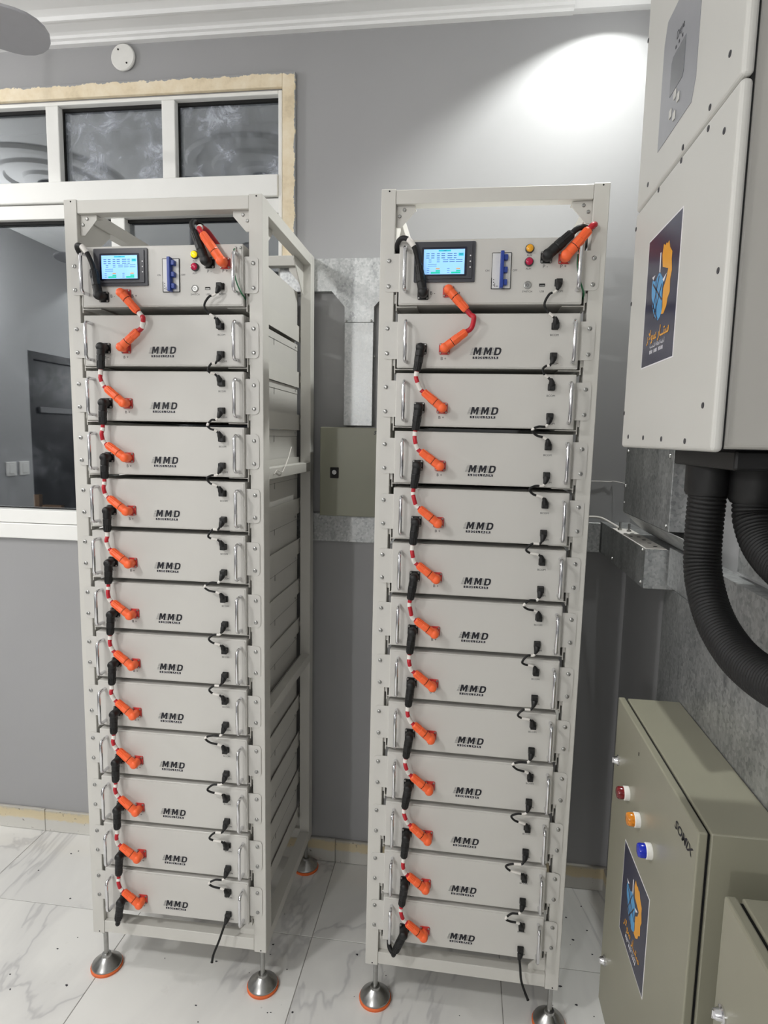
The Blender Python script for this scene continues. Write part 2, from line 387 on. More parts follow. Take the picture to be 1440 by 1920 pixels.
# off-cuts of wood lying on the sill outside the glass
o = MB().box(-.012, .012, -.010, .010, 0, .076, .002).build('wood_offcut', M['wood']); o.location = (-1.594, 2.142, 1.2247); tag(o, 'short wood off-cut standing upright on the window sill behind the glass', 'wood')
o = MB().box(-.042, .036, -.010, .010, 0, .038, .002).build('wood_offcut', M['wood']); o.location = (-1.530, 2.142, 1.2247); tag(o, 'thin wood strip lying flat on the window sill behind the glass', 'wood')
struct(MB().box(WX0, WX1, YW + .0702, YW + .2, 1.15, 1.2245, .001).build('trim_3', M['white']))
# light switches on the left wall
for y, lab in ((.43, 'white light switch plate nearest the dark door, mirrored in window'), (.55, 'white light switch plate second from the dark door, mirrored in window')):
    t = thing('light_switch', lab, 'switch', (XL, y, 1.29))
    MB().box(.001, .009, -.045, .045, -.045, .045, .003).build('plate', M['plasticwhite'], t); MB().box(.009, .013, -.018, .018, -.03, .03, .002).build('rocker', M['plasticwhite'], t)
# round blank cover under the cornice
t = thing('junction_cover', 'round white blank cover plate under the ceiling cornice', 'cover', (-1.155, YW, 2.755))
MB().lathe([(.038, -.001), (.041, -.004), (.041, -.009), (.038, -.012), (0.001, -.012)], axis='y', seg=40).build('cover_disc', M['plasticwhite'], t)
for x, z in ((-.014, .022), (.014, -.02)): MB().lathe([(.0028, -.0121), (.0028, -.0135), (.0005, -.0138)], (x, 0, z), 'y', 10).build('screw', M['slot'], t)
# ceiling roses with lamps, mirrored in the transom panes
for x, lab in ((-1.03, 'round plaster ceiling rose with lamp cup, nearer the battery racks'), (-2.16, 'round plaster ceiling rose with lamp cup, nearer the dark door')):
    t = thing('ceiling_rose', lab, 'ceiling rose', (x, 1.1, ZC))
    MB().lathe([(.36, -.001), (.35, -.018), (.32, -.024), (.31, -.012), (.24, -.014), (.23, -.03), (.2, -.034), (.19, -.018), (.12, -.02), (.11, -.036), (.07, -.04), (.001, -.04)], seg=48).build('rose', M['rose'], t)
    MB().lathe([(.05, -.041), (.055, -.06), (.045, -.075), (.001, -.076)], seg=24).build('lamp_cup', M['lampcup'], t)
# ceiling fan
t = thing('ceiling_fan', 'grey three-blade ceiling fan on a down rod near the window', 'fan', (-1.462, .980, 2.4))
MB().lathe([(.012, .03), (.012, .40)], seg=12).build('down_rod', M['fan'], t)
MB().lathe([(.02, .38), (.055, .39), (.06, .4295), (.001, .4295)], seg=24).build('canopy', M['fan'], t)
MB().lathe([(.001, -.05), (.06, -.05), (.1, -.03), (.105, .02), (.06, .045), (.001, .045)], seg=32).build('motor', M['fan'], t)
for k in range(3):
    a0 = math.atan2(.62, .78) + k * 2 * PI / 3
    outl = [(.16, -.05), (.4, -.062), (.585, -.07)] + [(.585 + .07 * math.sin(a), -.07 * math.cos(a)) for a in [PI * i / 10 for i in range(1, 10)]] + [(.585, .07), (.4, .062), (.16, .05)]
    b = MB().prism(outl, -.003, .003, 'z'); o = b.build('blade', M['fan'], t); o.rotation_euler = (math.radians(-7), 0, a0)
    b = MB().box(.08, .22, -.018, .018, -.008, -.0035, .001); e = b.build('blade_iron', M['fan'], o)

# ------------------------------------------------------------------ lamps (fixtures of the lights above)
for i, bl in enumerate(ADDED_BULBS):  # cord and socket made up for each added bulb
    t = thing('added_pendant_lamp', ('unseen bare bulb added on a cord to brighten the window side', 'unseen bare bulb added at the front wall to light the racks')[i], 'lamp', bl[0])
    MB().lathe([(.002, .08), (.002, ZC - bl[0][2])], seg=8).build('cord', M['black'], t)
    MB().lathe([(.016, .065), (.02, .085), (.012, .1), (.002, .1)], seg=16).build('socket', M['plasticwhite'], t)
for i, (loc, p, s) in enumerate(ADDED_DISCS):  # housing made up for the added fill disc
    t = thing('unseen_ceiling_lamp', ('unseen ceiling lamp added to brighten the floor before the racks',)[i], 'lamp', (loc[0], loc[1], ZC))
    MB().lathe([(.001, -.001), (.09, -.001), (.1, -.012), (.06, -.02), (.001, -.02)], seg=32).build('lamp_base', M['plasticwhite'], t)
b = MB(); t = thing('downlight', 'recessed ceiling downlight in the corner above the inverter', 'lamp', (cx, cy, ZC))
n = 40; rh = .137
ring_o = []
for zz in (-.004, .0005):
    pass
prof = [(rh, .14), (rh, -.002), (rh + .022, -.004), (rh + .024, -.0005), (rh + .002, .0), (rh + .002, .142)]
seg = 48; rings = []
for r, h in prof: rings.append([b.bm.verts.new((r * math.cos(2 * PI * i / seg), r * math.sin(2 * PI * i / seg), h)) for i in range(seg)])
for A, B in zip(rings, rings[1:]):
    for i in range(seg): b.bm.faces.new((A[i], A[(i + 1) % seg], B[(i + 1) % seg], B[i]))
b.build('can', M['slot'], t)
MB().box(-.15, .15, -.15, .15, .142, .146).build('back_plate', M['plasticwhite'], t)
t = thing('unseen_ceiling_lamp', 'round white ceiling lamp beside the left-hand wall, over the dark door', 'lamp', (SIDE[0], SIDE[1], ZC))
MB().lathe([(.001, -.001), (.06, -.001), (.065, -.012), (.04, -.018), (.001, -.018)], seg=32).build('lamp_base', M['plasticwhite'], t)
# ------------------------------------------------------------------ racks
RACKS = []
def rackmat(x, y, yaw, tx, ty):
    return Matrix.Translation((x, y, 0)) @ Matrix.Rotation(yaw, 4, 'Z') @ Matrix.Rotation(tx, 4, 'Y') @ Matrix.Rotation(-ty, 4, 'X')
RM = [rackmat(-1.0083, 1.5, .0057, -.0018, .0014), rackmat(-.2233, 1.5131, -.0093, .0041, -.006)]
RTY = [.0014, -.006]
WHERE = ['rack in front of the window', 'rack beside the wall inverter']
D = .528; ZB = [1.705 - .1361 * i for i in range(12)]; ZBMS = 1.849
def screw(mb, x, y, z, r=.0048, ax='y', d=-1):
    mb.lathe([(r, 0), (r * .95, .0022), (r * .6, .0034), (r * .3, .0034), (r * .28, .0022), (.0003, .0022)], (x, y, z), ax, 12, d)
def make_rack(k):
    T = thing('battery_rack', 'tall white steel battery rack on four levelling feet, ' + ('standing in front of the window' if k == 0 else 'standing beside the wall inverter'), 'rack', mw=RM[k], group='battery racks')
    F = M['frame']
    def post(x0, x1, y0, y1): 
        o = MB().box(x0, x1, y0, y1, .119, 2.110, .0012, 1).build('upright', F, T)
        b = MB(); xc = (x0 + x1) / 2
        if y0 < .1: b.lathe([(.002, 0), (.0019, .0006), (.0003, .0006)], (xc + .002, y0, 2.105), 'y', 8, -1); b.lathe([(.002, 0), (.0019, .0006), (.0003, .0006)], (xc + .002, y0, .125), 'y', 8, -1); b.build('bolt_hole', M['slot'], o)
    post(0, .034, 0, .048); post(.476, .51, 0, .048); post(0, .034, D - .044, D); post(.476, .51, D - .044, D)
    for n, y0 in (('front_beam', .0012), ('rear_beam', D - .035)):
        MB().box(.0345, .4755, y0, y0 + .034, 2.077, 2.108, .001, 1).build(n, F, T)
        MB().box(.0345, .4755, y0, y0 + .034, .123, .158, .001, 1).build(n, F, T)
    for x0 in (.0, .476):
        for z0, z1 in ((2.075, 2.109), (.121, .155)): MB().box(x0 + .001, x0 + .033, .0485, D - .0445, z0, z1, .001, 1).build('side_beam', F, T)
        for z0, z1 in ((1.425, 1.454), (.776, .805)): MB().box(x0 + (.006 if x0 else 0), x0 + (.0335 if x0 else .028), .0485, D - .0445, z0, z1, .001, 1).build('side_rail', F, T)
    for sx in (0, 1):
        X = lambda v: v if not sx else .51 - v
        for z, s in ((2.0765, -1), (.1585, 1)):
            b = MB(); b.prism([(X(.0345), z), (X(.078), z), (X(.078), z + s * .012), (X(.062), z + s * .03), (X(.046), z + s * .048), (X(.0345), z + s * .048)], .014, .017, 'y')
            if s < 0: b.prism([(X(.0345), z - .0005), (X(.078), z - .0005), (X(.078), z - .003), (X(.0345), z - .003)], .017, .045, 'y')
            g = b.build('gusset', F, T)
            if s < 0:
                b = MB(); screw(b, X(.053), .0139, z - .009, .0042); screw(b, X(.042), .0139, z - .023, .0042); b.build('screw', M['steel'], g)
            b = MB(); b.prism([(X(.0345), z), (X(.078), z), (X(.078), z + s * .012), (X(.046), z + s * .048), (X(.0345), z + s * .048)], D - .02, D - .017, 'y'); b.build('gusset', F, T)
        # side gussets (seen through the open flank)
        for y0, s in ((.0485, 1), (D - .0445, -1)):
            b = MB(); x = .482 if sx else .025
            b.prism([(y0, 2.0745), (y0 + s * .11, 2.0745), (y0 + s * .11, 2.066), (y0 + s * .008, 1.985), (y0, 1.985)], x, x + .003, 'x'); g = b.build('gusset', F, T)
    for z in [ZBMS] + ZB:
        for sx in (0, 1):
            me_key = sx
            X = (lambda v: v) if not sx else (lambda v: .51 - v)
            b = MB(); xs = sorted((X(.0395), X(.0415))); b.box(xs[0], xs[1], .001, D - .002, z - .0115, z + .038)
            xs = sorted((X(.0415), X(.09))); b.box(xs[0], xs[1], .001, D - .002, z - .0035, z - .0015)
            xs = sorted((X(.0345), X(.0395))); b.box(xs[0], xs[1], .006, .03, z + .006, z + .026).box(xs[0], xs[1], D - .03, D - .006, z + .006, z + .026)
            b.build('support_rail', F, T)
    for fx, fy in ((.0265, .018), (.494, .018), (.0265, D - .02), (.494, D - .02)):
        dz = fy * RTY[k] - fx * (-.0018, .0041)[k] * -1
        dz = -(Matrix(RM[k]) @ Vector((fx, fy, 0))).z
        ft = MB().lathe([(.0065, .04), (.0065, .1188)], (fx, fy, dz), seg=12).lathe([(.011, .1105), (.011, .1185)], (fx, fy, 0), seg=6).build('levelling_foot', M['steel'], T)
        MB().lathe([(.0405, .0075), (.0415, .0105), (.0405, .0135), (.0135, .0345), (.0125, .041), (.0066, .0425)], (fx, fy, dz), seg=36).build('foot_disc', M['steel'], ft)
        MB().lathe([(.0435, .0004), (.044, .006), (.041, .0085), (.001, .0085)], (fx, fy, dz), seg=36).build('rubber_ring', M['orangerubber'], ft)
    return T
for k in (0, 1): RACKS.append(make_rack(k))

# ------------------------------------------------------------------ battery modules
def handle(name, x, z0, z1, parent):
    r = .0042; d = .031; c = .008
    b = MB(); pts = [(x, -.001, z0), (x, -d + c, z0), (x, -d + .003, z0 + .003), (x, -d, z0 + c), (x, -d, z1 - c), (x, -d + .003, z1 - .003), (x, -d + c, z1), (x, -.001, z1)]
    b.tube(pts, r, 10); return b.build(name, M['chrome'], parent)
def ear(sx, z0, z1, parent, scz):
    o_, i_ = (-.2435, -.2065) if sx < 0 else (.2428, .2078)
    pts = []; r = .009
    lo, hi = min(o_, i_), max(o_, i_)
    if sx < 0: pts = [(hi, z0), (hi, z1), (lo + r, z1)] + [(lo + r - r * math.sin(a), z1 - r + r * math.cos(a)) for a in (.5, 1.05)] + [(lo, z1 - r), (lo, z0 + r)] + [(lo + r - r * math.cos(a), z0 + r - r * math.sin(a)) for a in (.5, 1.05)] + [(lo + r, z0)]
    else: pts = [(lo, z0), (hi - r, z0)] + [(hi - r + r * math.sin(a), z0 + r - r * math.cos(a)) for a in (.5, 1.05)] + [(hi, z0 + r), (hi, z1 - r)] + [(hi - r + r * math.cos(a), z1 - r + r * math.sin(a)) for a in (.5, 1.05)] + [(hi - r, z1), (lo, z1)]
    e = MB().prism(pts, .0078, .0097, 'y').build('mounting_ear', M['module'], parent)
    for z in scz: b = MB(); screw(b, -.2325 if sx < 0 else .2303, .0077, z, .005); b.build('screw', M['steel'], e)
    return e
def flange(x, z, mat, parent, name):
    b = MB(); b.prism(rrect(x - .0128, x + .0128, z - .0128, z + .0128, .003, 2), -.0045, -.0014, 'y').lathe([(.0098, .0045), (.0098, .012), (.0085, .014), (.001, .014)], (x, 0, z), 'y', 20, -1)
    f = b.build(name, mat, parent)
    b = MB()
    for dx in (-.0095, .0095):
        for dz in (-.0095, .0095): screw(b, x + dx, -.0045, z + dz, .0026)
    b.build('screw', M['steel'], f); return f
def logo(x0, z0, wd, parent):
    """slanted M M D with speed lines, over five black blocks reading SOLAR"""
    b = MB(); H = .0170; sh = .20; y0, y1 = -.0019, -.0014
    Mp = [(0, 0), (0, 1), (.33, 1), (.5, .55), (.67, 1), (1, 1), (1, 0), (.74, 0), (.74, .58), (.58, .12), (.42, .12), (.26, .58), (.26, 0)]
    Dout = [(0, 0), (0, 1), (.55, 1), (.8, .94), (.96, .78), (1, .5), (.96, .22), (.8, .06), (.55, 0)]
    Din = [(.3, .2), (.3, .8), (.5, .8), (.62, .77), (.7, .68), (.72, .5), (.7, .32), (.62, .23), (.5, .2)]
    s = wd / .0700
    def T(p, ox, W): return (x0 + s * (ox + W * p[0] + sh * H * p[1]), z0 + s * H * p[1] + .0085)
    for ox, W in ((.0065, .0165), (.0295, .0165)): b.prism([T(p, ox, W) for p in Mp], y0, y1)
    O = [T(p, .0525, .0150) for p in Dout]; I = [T(p, .0525, .0150) for p in Din]; n = len(O)
    vo = [b.bm.verts.new((u, y0, v)) for u, v in O]; vi = [b.bm.verts.new((u, y0, v)) for u, v in I]
    for i in range(n): b.bm.faces.new((vo[i], vo[(i + 1) % n], vi[(i + 1) % n], vi[i]))
    for ox in (.0065, .0295, .0525):
        for j in range(6):
            zz = z0 + .0085 + s * H * (j + .4) / 6.2; L = .006 - .0004 * j
            xx = x0 + s * (ox - .0012 + sh * H * (j + .4) / 6.2); b.box(xx - s * L, xx, y0, y1, zz, zz + s * .00055)
    for i in range(5):
        u = x0 + s * (.0062 + i * .0118); b.box(u, u + s * .0098, y0, y1, z0, z0 + s * .0052)
    L = b.build('logo_print', M['ink'], parent)
    for i, ch in enumerate('SOLAR'): text(ch, s * .0062, (x0 + s * (.0062 + i * .0118 + .0049), -.00195, z0 + s * .0026), M['whiteink'], L, xs=1.5)
    return L
def socket(x, z, parent):
    b = MB(); b.box(x - .0078, x + .0078, -.006, -.0014, z - .0078, z + .0078, .001, 1); return b.build('data_socket', M['black'], parent)
def module_proto():
    T = thing('battery_module', 'x', 'battery', mw=Matrix())
    c = MB(); c.box(-.2075, .2075, 0, .498, 0, .124, .0012, 1).build('case', M['module'], T)
    MB().prism(rrect(-.2048, .2042, .0032, .1205, .003, 3), -.0014, .003, 'y').build('front_panel', M['module'], T)
    MB().box(-.2082, -.2075, .03, .496, .1045, .124).build('lid_flange', M['module'], T); l = MB().box(.2075, .2082, .03, .496, .1045, .124).build('lid_flange', M['module'], T)
    b = MB(); b.box(.2082, .20845, .2440, .2463, .088, .106).box(.2082, .2084, .03, .496, .1040, .1046).box(-.2085, -.2082, .244, .2463, .088, .106); b.build('vent_slit', M['slot'], T)
    b = MB(); screw(b, .2082, .470, .114, .003, 'x', 1); b.build('screw', M['steel'], l)
    ear(-1, .021, .107, T, (.034, .0915)); ear(1, .021, .107, T, (.034, .0915))
    handle('handle', -.1858, .0145, .1035, T); handle('handle', .1935, .0145, .1035, T)
    flange(-.15, .0435, M['black'], T, 'negative_terminal'); flange(-.096, .0435, M['redflange'], T, 'positive_terminal')
    text('B -', .0098, (-.15, -.0016, .0215), M['ink'], T); text('B +', .0098, (-.0975, -.0016, .0215), M['ink'], T)
    logo(-.0365, .0215, .072, T)
    socket(.152, .095, T); socket(.152, .0285, T)
    text('BCOM', .0062, (.152, -.0016, .0755), M['ink'], T, xs=1.1); text('BCOM', .0062, (.155, -.0016, .0120), M['ink'], T, xs=1.1)
    return T
ORD = ['first', 'second', 'third', 'fourth', 'fifth', 'sixth', 'seventh', 'eighth', 'ninth', 'tenth', 'eleventh', 'twelfth']
proto = module_proto(); first = True
SLID = {}
for k in (0, 1):
    for i in range(12):
        o = proto if first else dup(proto); first = False
        dx = .2555 + rnd.uniform(-.001, .001) + (.0015 if k == 0 else -.0012); dy = -.0101 + rnd.uniform(-.0003, .0003)
        o.matrix_world = RM[k] @ Matrix.Translation((dx, dy, ZB[i]))
        SLID[k, i] = Matrix.Translation((dx, dy, ZB[i]))
        o['label'] = '%s white battery module below the screen unit in the %s' % (ORD[i], WHERE[k]); o['group'] = 'battery modules in the racks'

# ------------------------------------------------------------------ control units on top
def bms(k):
    T = thing('battery_control_unit', 'white control unit with lit blue touchscreen topping the ' + WHERE[k], 'control unit', mw=RM[k] @ Matrix.Translation((.2555 + (.0015 if k == 0 else -.0012), -.010, ZBMS)), group='control units with touchscreens')
    O = .2555; X = lambda v: v - O; Z = lambda v: v - ZBMS
    MB().box(-.2075, .2075, 0, .498, 0, .1445, .0012, 1).build('case', M['module'], T)
    MB().prism(rrect(-.2048, .2042, .0032, .1412, .003, 3), -.0014, .003, 'y').build('front_panel', M['module'], T)
    ear(-1, .031, .117, T, (.0435, .101)); ear(1, .031, .117, T, (.0435, .101))
    handle('handle', -.1915, .030, .123, T); handle('handle', .1945, .030, .119, T)
    # touchscreen
    x0, x1, z0, z1 = X(.083), X(.2225), Z(1.898), Z(1.987)
    b = MB(); b.prism(rrect(x0, x1, z0, z1, .002, 2), -.006, -.0014, 'y'); b.prism(rrect(x0 + .007, x1 - .007, z0 + .007, z1 - .004, .0015, 2), -.0085, -.006, 'y'); S = b.build('touchscreen', M['bezelframe'], T)
    b = MB(); b.prism(rrect(X(.1005), X(.2035), Z(1.911), Z(1.9745), .003, 3), -.0092, -.0085, 'y'); b.build('screen_border', M['scr_frame'], S)
    mats = [M['scr_bg'], M['scr_text'], M['scr_teal'], M['scr_green'], M['scr_orange']]
    b = MB(); sx0, sx1, sz0, sz1 = X(.1055), X(.1985), Z(1.9145), Z(1.9695); b.mat(0).box(sx0, sx1, -.0095, -.0092, sz0, sz1)
    def R(mi, u0, u1, v0, v1): b.mat(mi).box(sx0 + u0 * (sx1 - sx0), sx0 + u1 * (sx1 - sx0), -.0096, -.0094, sz1 - v1 * (sz1 - sz0), sz1 - v0 * (sz1 - sz0))
    R(2, .36, .66, .03, .09); R(1, .48, .55, .045, .075)
    for r, v in enumerate((.16, .245, .33)):
        for u0, u1 in ((.06, .14), (.18, .26), (.32, .39), (.43, .52), (.58, .70), (.73, .80)): R(1, u0, u1, v, v + .03)
    R(2, .85, .97, .15, .27); R(1, .87, .95, .185, .215)
    for v in (.41, .49):
        for u0, u1 in ((.12, .19), (.32, .39), (.47, .6), (.63, .76), (.79, .95)): R(1, u0, u1, v, v + .022)
    for v in (.585, .66): R(1, .1, .32, v, v + .018)
    for u in (.08, .58):
        for v in (.76, .84, .92): R(1, u, u + .06, v, v + .02)
        R(4, u + .22, u + .32, .75, .80); R(3, u + .22, u + .33, .83, .89); R(3, u + .10, u + .33, .90, .97)
    b.build('display', mats, S)
    b = MB()
    for z in (1.955, 1.9425, 1.930): b.box(X(.2100), X(.2128), -.0090, -.0085, Z(z) - .0014, Z(z) + .0014)
    b.build('indicator', M['whiteink'], S)
    # breaker
    bx0, bx1, bz0, bz1 = X(.2605), X(.303), Z(1.883), Z(1.961)
    b = MB(); b.box(bx0, bx1, -.004, -.0014, bz0, bz1, .0008, 1); Bk = b.build('breaker', M['breaker'], T)
    b = MB()
    for a in ((bx0, bx1, bz0 - .0006, bz0 + .0004), (bx0, bx1, bz1 - .0004, bz1 + .0006), (bx1 - .0003, bx1 + .0008, bz0, bz1), (bx0, bx0 + .0012, bz0, bz0 + .024), (bx0 - .0004, bx0 + .0002, bz0, bz1)): b.box(a[0], a[1], -.0043, -.0014, a[2], a[3])
    for j in range(3): b.box(bx0 + .004, bx0 + .006, -.0042, -.004, bz0 + .007 + j * .006, bz0 + .009 + j * .006)
    b.box(bx0 + .0075, bx0 + .0085, -.0042, -.004, bz0 + .004, bz0 + .012).box(bx0 + .010, bx0 + .015, -.0042, -.004, bz0 + .005, bz0 + .006)
    b.build('breaker_edge', M['slot'], Bk)
    b = MB(); b.box(X(.2785), X(.2868), -.020, -.004, bz0 - .001, bz1 + .0012, .0015, 2)
    for j in range(3): zc = bz0 + .012 + j * .027; b.box(X(.2865), X(.2955), -.016, -.004, zc - .006, zc + .006, .001, 1)
    b.build('toggle', M['toggle'], Bk)
    # lamps, switch, port
    for nm, z, mt in (('run_lamp', 1.9688, 'yellowlens' if k == 0 else 'amberlens'), ('alarm_lamp', 1.9405, 'redlens')):
        x = X(.3425 if k == 1 else .3435)
        L = MB().lathe([(.0098, .0014), (.0098, .006), (.0082, .0075), (.0078, .0072)], (x, 0, Z(z)), 'y', 28, -1).build(nm, M['darkgrey'], T)
        MB().lathe([(.0080, .0070), (.0078, .0105), (.005, .012), (.001, .0122)], (x, 0, Z(z)), 'y', 24, -1).build('lens', M[mt], L)
    L = MB().lathe([(.0088, .0014), (.0085, .004), (.0066, .0046), (.0064, .0036), (.0001, .0036)], (X(.342), 0, Z(1.8905)), 'y', 28, -1).build('power_button', M['steel'], T)
    b = MB(); pts = [(X(.342) + .0026 * math.sin(a), -.0038, Z(1.8905) + .0026 * math.cos(a)) for a in [.6 + i * (2 * PI - 1.2) / 12 for i in range(13)]]
    b.tube(pts, .0004, 5); b.box(X(.342) - .0004, X(.342) + .0004, -.0041, -.0036, Z(1.8905) + .0005, Z(1.8905) + .0034); b.build('power_symbol', M['ink'], L)
    b = MB(); b.box(X(.374) - .0065, X(.374) + .0065, -.0022, -.0014, Z(1.8905) - .003, Z(1.8905) + .003); U = b.build('usb_port', M['slot'], T)
    MB().box(X(.374) - .0052, X(.374) + .0052, -.0026, -.0022, Z(1.8905) - .002, Z(1.8905) - .0002).build('tongue', M['steel'], U)
    socket(X(.409), Z(1.8945), T)
    for s, sz, x, z in (('RUN', .0055, .343, 1.9552), ('ALM', .0060, .342, 1.9262), ('SWITCH', .0060, .342, 1.8765), ('USB', .0058, .374, 1.8765), ('BCOM', .0060, .4115, 1.8765), ('ON', .006, .2505, 1.923), ('OFF', .006, .3125, 1.923), ('P -', .0105, .379, 1.9305), ('P +', .0105, .4185, 1.9305), ('B -', .0105, .1275, 1.8745), ('B +', .0105, .1845, 1.8745)):
        text(s, sz, (X(x), -.0016, Z(z)), M['ink'], T)
    flange(X(.1055), Z(1.8725), M['black'], T, 'negative_terminal'); flange(X(.1640), Z(1.8775), M['redflange'], T, 'positive_terminal')
    flange(X(.3800), Z(1.9500), M['black'], T, 'negative_terminal'); flange(X(.4195), Z(1.9480), M['redflange'], T, 'positive_terminal')
    b = MB()
    for x in (.4455, .4575): screw(b, X(x), -.0014, Z(1.984), .0032)
    b.build('screw', M['steel'], T)
    return T
for k in (0, 1): bms(k)

# ------------------------------------------------------------------ power cables and plugs
Y0P = -.0240
def plug(name, mat, x, z, ang, L, parent, r=.0098, drop=0, out=0):
    """right-angle plug: domed hub over the terminal, eight-sided barrel in the panel plane along ang (degrees, 0 = +x, 90 = up)"""
    dx, dz = math.cos(math.radians(ang)), math.sin(math.radians(ang))
    pc = Vector((x, Y0P, z)); en = pc + Vector((dx * L, out, dz * L - drop)); st = pc
    side = (en - st).normalized()
    b = MB(); R = r * 1.12
    b.lathe([(R * .86, .0050), (R * .9, .010), (R, .013), (R, -Y0P + r * .35), (R * .90, -Y0P + r * .75), (R * .66, -Y0P + r * .98), (R * .3, -Y0P + r * 1.08), (.0004, -Y0P + r * 1.1)], (x, 0, z), 'y', 20, -1)
    b.tube([st, st.lerp(en, .34)], [r * 1.02, r * 1.06], 16)
    o = b.build(name, mat, parent)
    b = MB(); fr = (.36, .40, .62, .64, .95, 1.0); rr = (1.0, 1.07, 1.04, .98, .93, .80)
    b.tube([st.lerp(en, f) for f in fr], [r * q for q in rr], 8)
    for p in b.bm.faces: p.smooth = False
    upv = Vector((0, -1, 0)); bi = side.cross(upv)
    for k_ in range(8):
        a = 2 * PI * (k_ + .5) / 8; off = (upv * math.cos(a) + bi * math.sin(a)) * r * .95
        b.tube([st.lerp(en, .66) + off, st.lerp(en, .93) + off * .96], .0008, 4)
    b.build('barrel', mat, o)
    MB().tube([st.lerp(en, .335), st.lerp(en, .365)], r * .985, 16).build('seam', M['slot'], o)
    return en, side
def sleeves(path, spans, r, parent, name='sleeve', mat=None):
    n = len(path) - 1
    for a, c in spans:
        seg = path[int(a * n): max(int(c * n) + 1, int(a * n) + 2)]
        MB().tube(seg, r, 12).build(name, mat or M['sleeve'], parent)
def cable(path, r, mat, parent, name='cable', seg=10): return MB().tube(path, r, seg).build(name, mat, parent)
for k in (0, 1):
    for i in range(11):
        A = SLID[k, i]; dz = -.1361
        T = thing('jumper_cable', '%s red jumper cable from the top, %s' % (ORD[i], WHERE[k]), 'cable', mw=RM[k] @ A, group='battery jumper cables')
        e0, d0 = plug('black_plug', M['black'], -.15, .0435, -93 + rnd.uniform(-2, 2) - (3 if k else 0), .054, T)
        e1, d1 = plug('orange_plug', M['orange'], -.096, .0435 + dz, 143 + rnd.uniform(-3, 3), .057, T)
        path = bez([e0 - d0 * .004, e0 + d0 * .012, (e0 + e1) / 2 + Vector((-.0065 + rnd.uniform(-.001, .001), -.003, .001)), e1 + d1 * .010, e1 - d1 * .004], 10)
        cable(path, .0050, M['redcable'], T)
        j = rnd.uniform(-.05, .05)
        sleeves(path, ((.16 + j, .34 + j), (.66 + j, .84 + j)) if i % 3 else ((.08, .30 + j), (.60 + j, .80)), .0056, T)
    # control unit B+ to first module B+
    A = Matrix.Translation((.2555, -.010, ZB[0]))
    T = thing('jumper_cable', 'curved red cable with two orange plugs under the screen, ' + WHERE[k], 'cable', mw=RM[k] @ A, group='cables of the screen units')
    e0, d0 = plug('orange_plug', M['orange'], .164 - .2555, 1.8775 - ZB[0], -47, .062, T)
    e1, d1 = plug('orange_plug', M['orange'], -.096, .0435, 37 if k else 40, .060, T)
    path = bez([e0 - d0 * .004, e0 + d0 * .014, (e0 + e1) / 2 + Vector((.0165, -.006, .006)), e1 + d1 * .014, e1 - d1 * .004], 12)
    cable(path, .0058, M['redcable'], T)
    if k == 0: sleeves(path, ((.1, .28), (.62, .78)), .0063, T)
    # control unit B- cable, up and round behind the post
    A = Matrix.Translation((.2555, -.010, ZBMS))
    T = thing('negative_cable', 'black cable looping over the upper handle beside the screen, ' + WHERE[k], 'cable', mw=RM[k] @ A, group='cables of the screen units')
    e0, d0 = plug('black_plug', M['black'], .1055 - .2555, 1.8725 - ZBMS, 101, .062, T, .0102)
    path = bez([e0 - d0 * .004, e0 + d0 * .012, (-.172, -.030, .120), (-.186, -.030, .137), (-.203, -.022, .1415), (-.2155, .004, .134), (-.2150, .04, .12), (-.214, .1, .10)], 10)
    cable(path, .0058, M['rubber'], T); sleeves(path, ((.30, .44),), .0064, T)
    # P- and P+ cables
    T = thing('negative_cable', 'black cable with long black plug at terminal P minus, ' + WHERE[k], 'cable', mw=RM[k] @ A, group='cables of the screen units')
    T2 = thing('positive_cable', 'red cable with long orange plug at terminal P plus, ' + WHERE[k], 'cable', mw=RM[k] @ A, group='cables of the screen units')
    if k == 0:
        e0, d0 = plug('black_plug', M['black'], .380 - .2555, .1010, 112, .072, T, .0108)
        p = bez([e0 - d0 * .004, e0 + d0 * .014, e0 + Vector((-.004, .012, .026)), e0 + Vector((.004, .04, .022)), e0 + Vector((.01, .09, .0)), e0 + Vector((.012, .2, -.012)), e0 + Vector((.012, .34, -.016))], 10); cable(p, .0062, M['rubber'], T)
        e1, d1 = plug('orange_plug', M['orange'], .4195 - .2555, .0990, 126, .078, T2, .0108)
        p = bez([e1 - d1 * .004, e1 + d1 * .012, e1 + Vector((-.009, .012, .018)), e1 + Vector((-.004, .04, .018)), e1 + Vector((0, .10, .002)), e1 + Vector((.002, .2, -.010)), e1 + Vector((.002, .34, -.012))], 10); cable(p, .0062, M['redcable'], T2); sleeves(p, ((.22, .34),), .0068, T2)
    else:
        e0, d0 = plug('black_plug', M['black'], .380 - .2555, .1010, 42, .066, T, .0112)
        p = bez([e0 - d0 * .004, e0 + d0 * .012, e0 + Vector((.022, .006, .014)), e0 + Vector((.040, .03, .016)), e0 + Vector((.052, .075, .017)), e0 + Vector((.052, .2, .014)), e0 + Vector((.05, .34, .012))], 10); cable(p, .0064, M['rubber'], T)
        e1, d1 = plug('orange_plug', M['orange'], .4195 - .2555, .0990, 50, .070, T2, .0112)
        p = bez([e1 - d1 * .004, e1 + d1 * .010, e1 + Vector((.013, .008, .012)), e1 + Vector((.0135, .024, .016)), e1 + Vector((.0135, .06, .018)), e1 + Vector((.004, .13, .02)), e1 + Vector((-.01, .3, .015))], 10); cable(p, .0064, M['redcable'], T2)
    # ground wire
    T = thing('ground_wire', 'thin green earth wire behind the top right handle, ' + WHERE[k], 'wire', mw=RM[k] @ A, group='cables of the screen units')
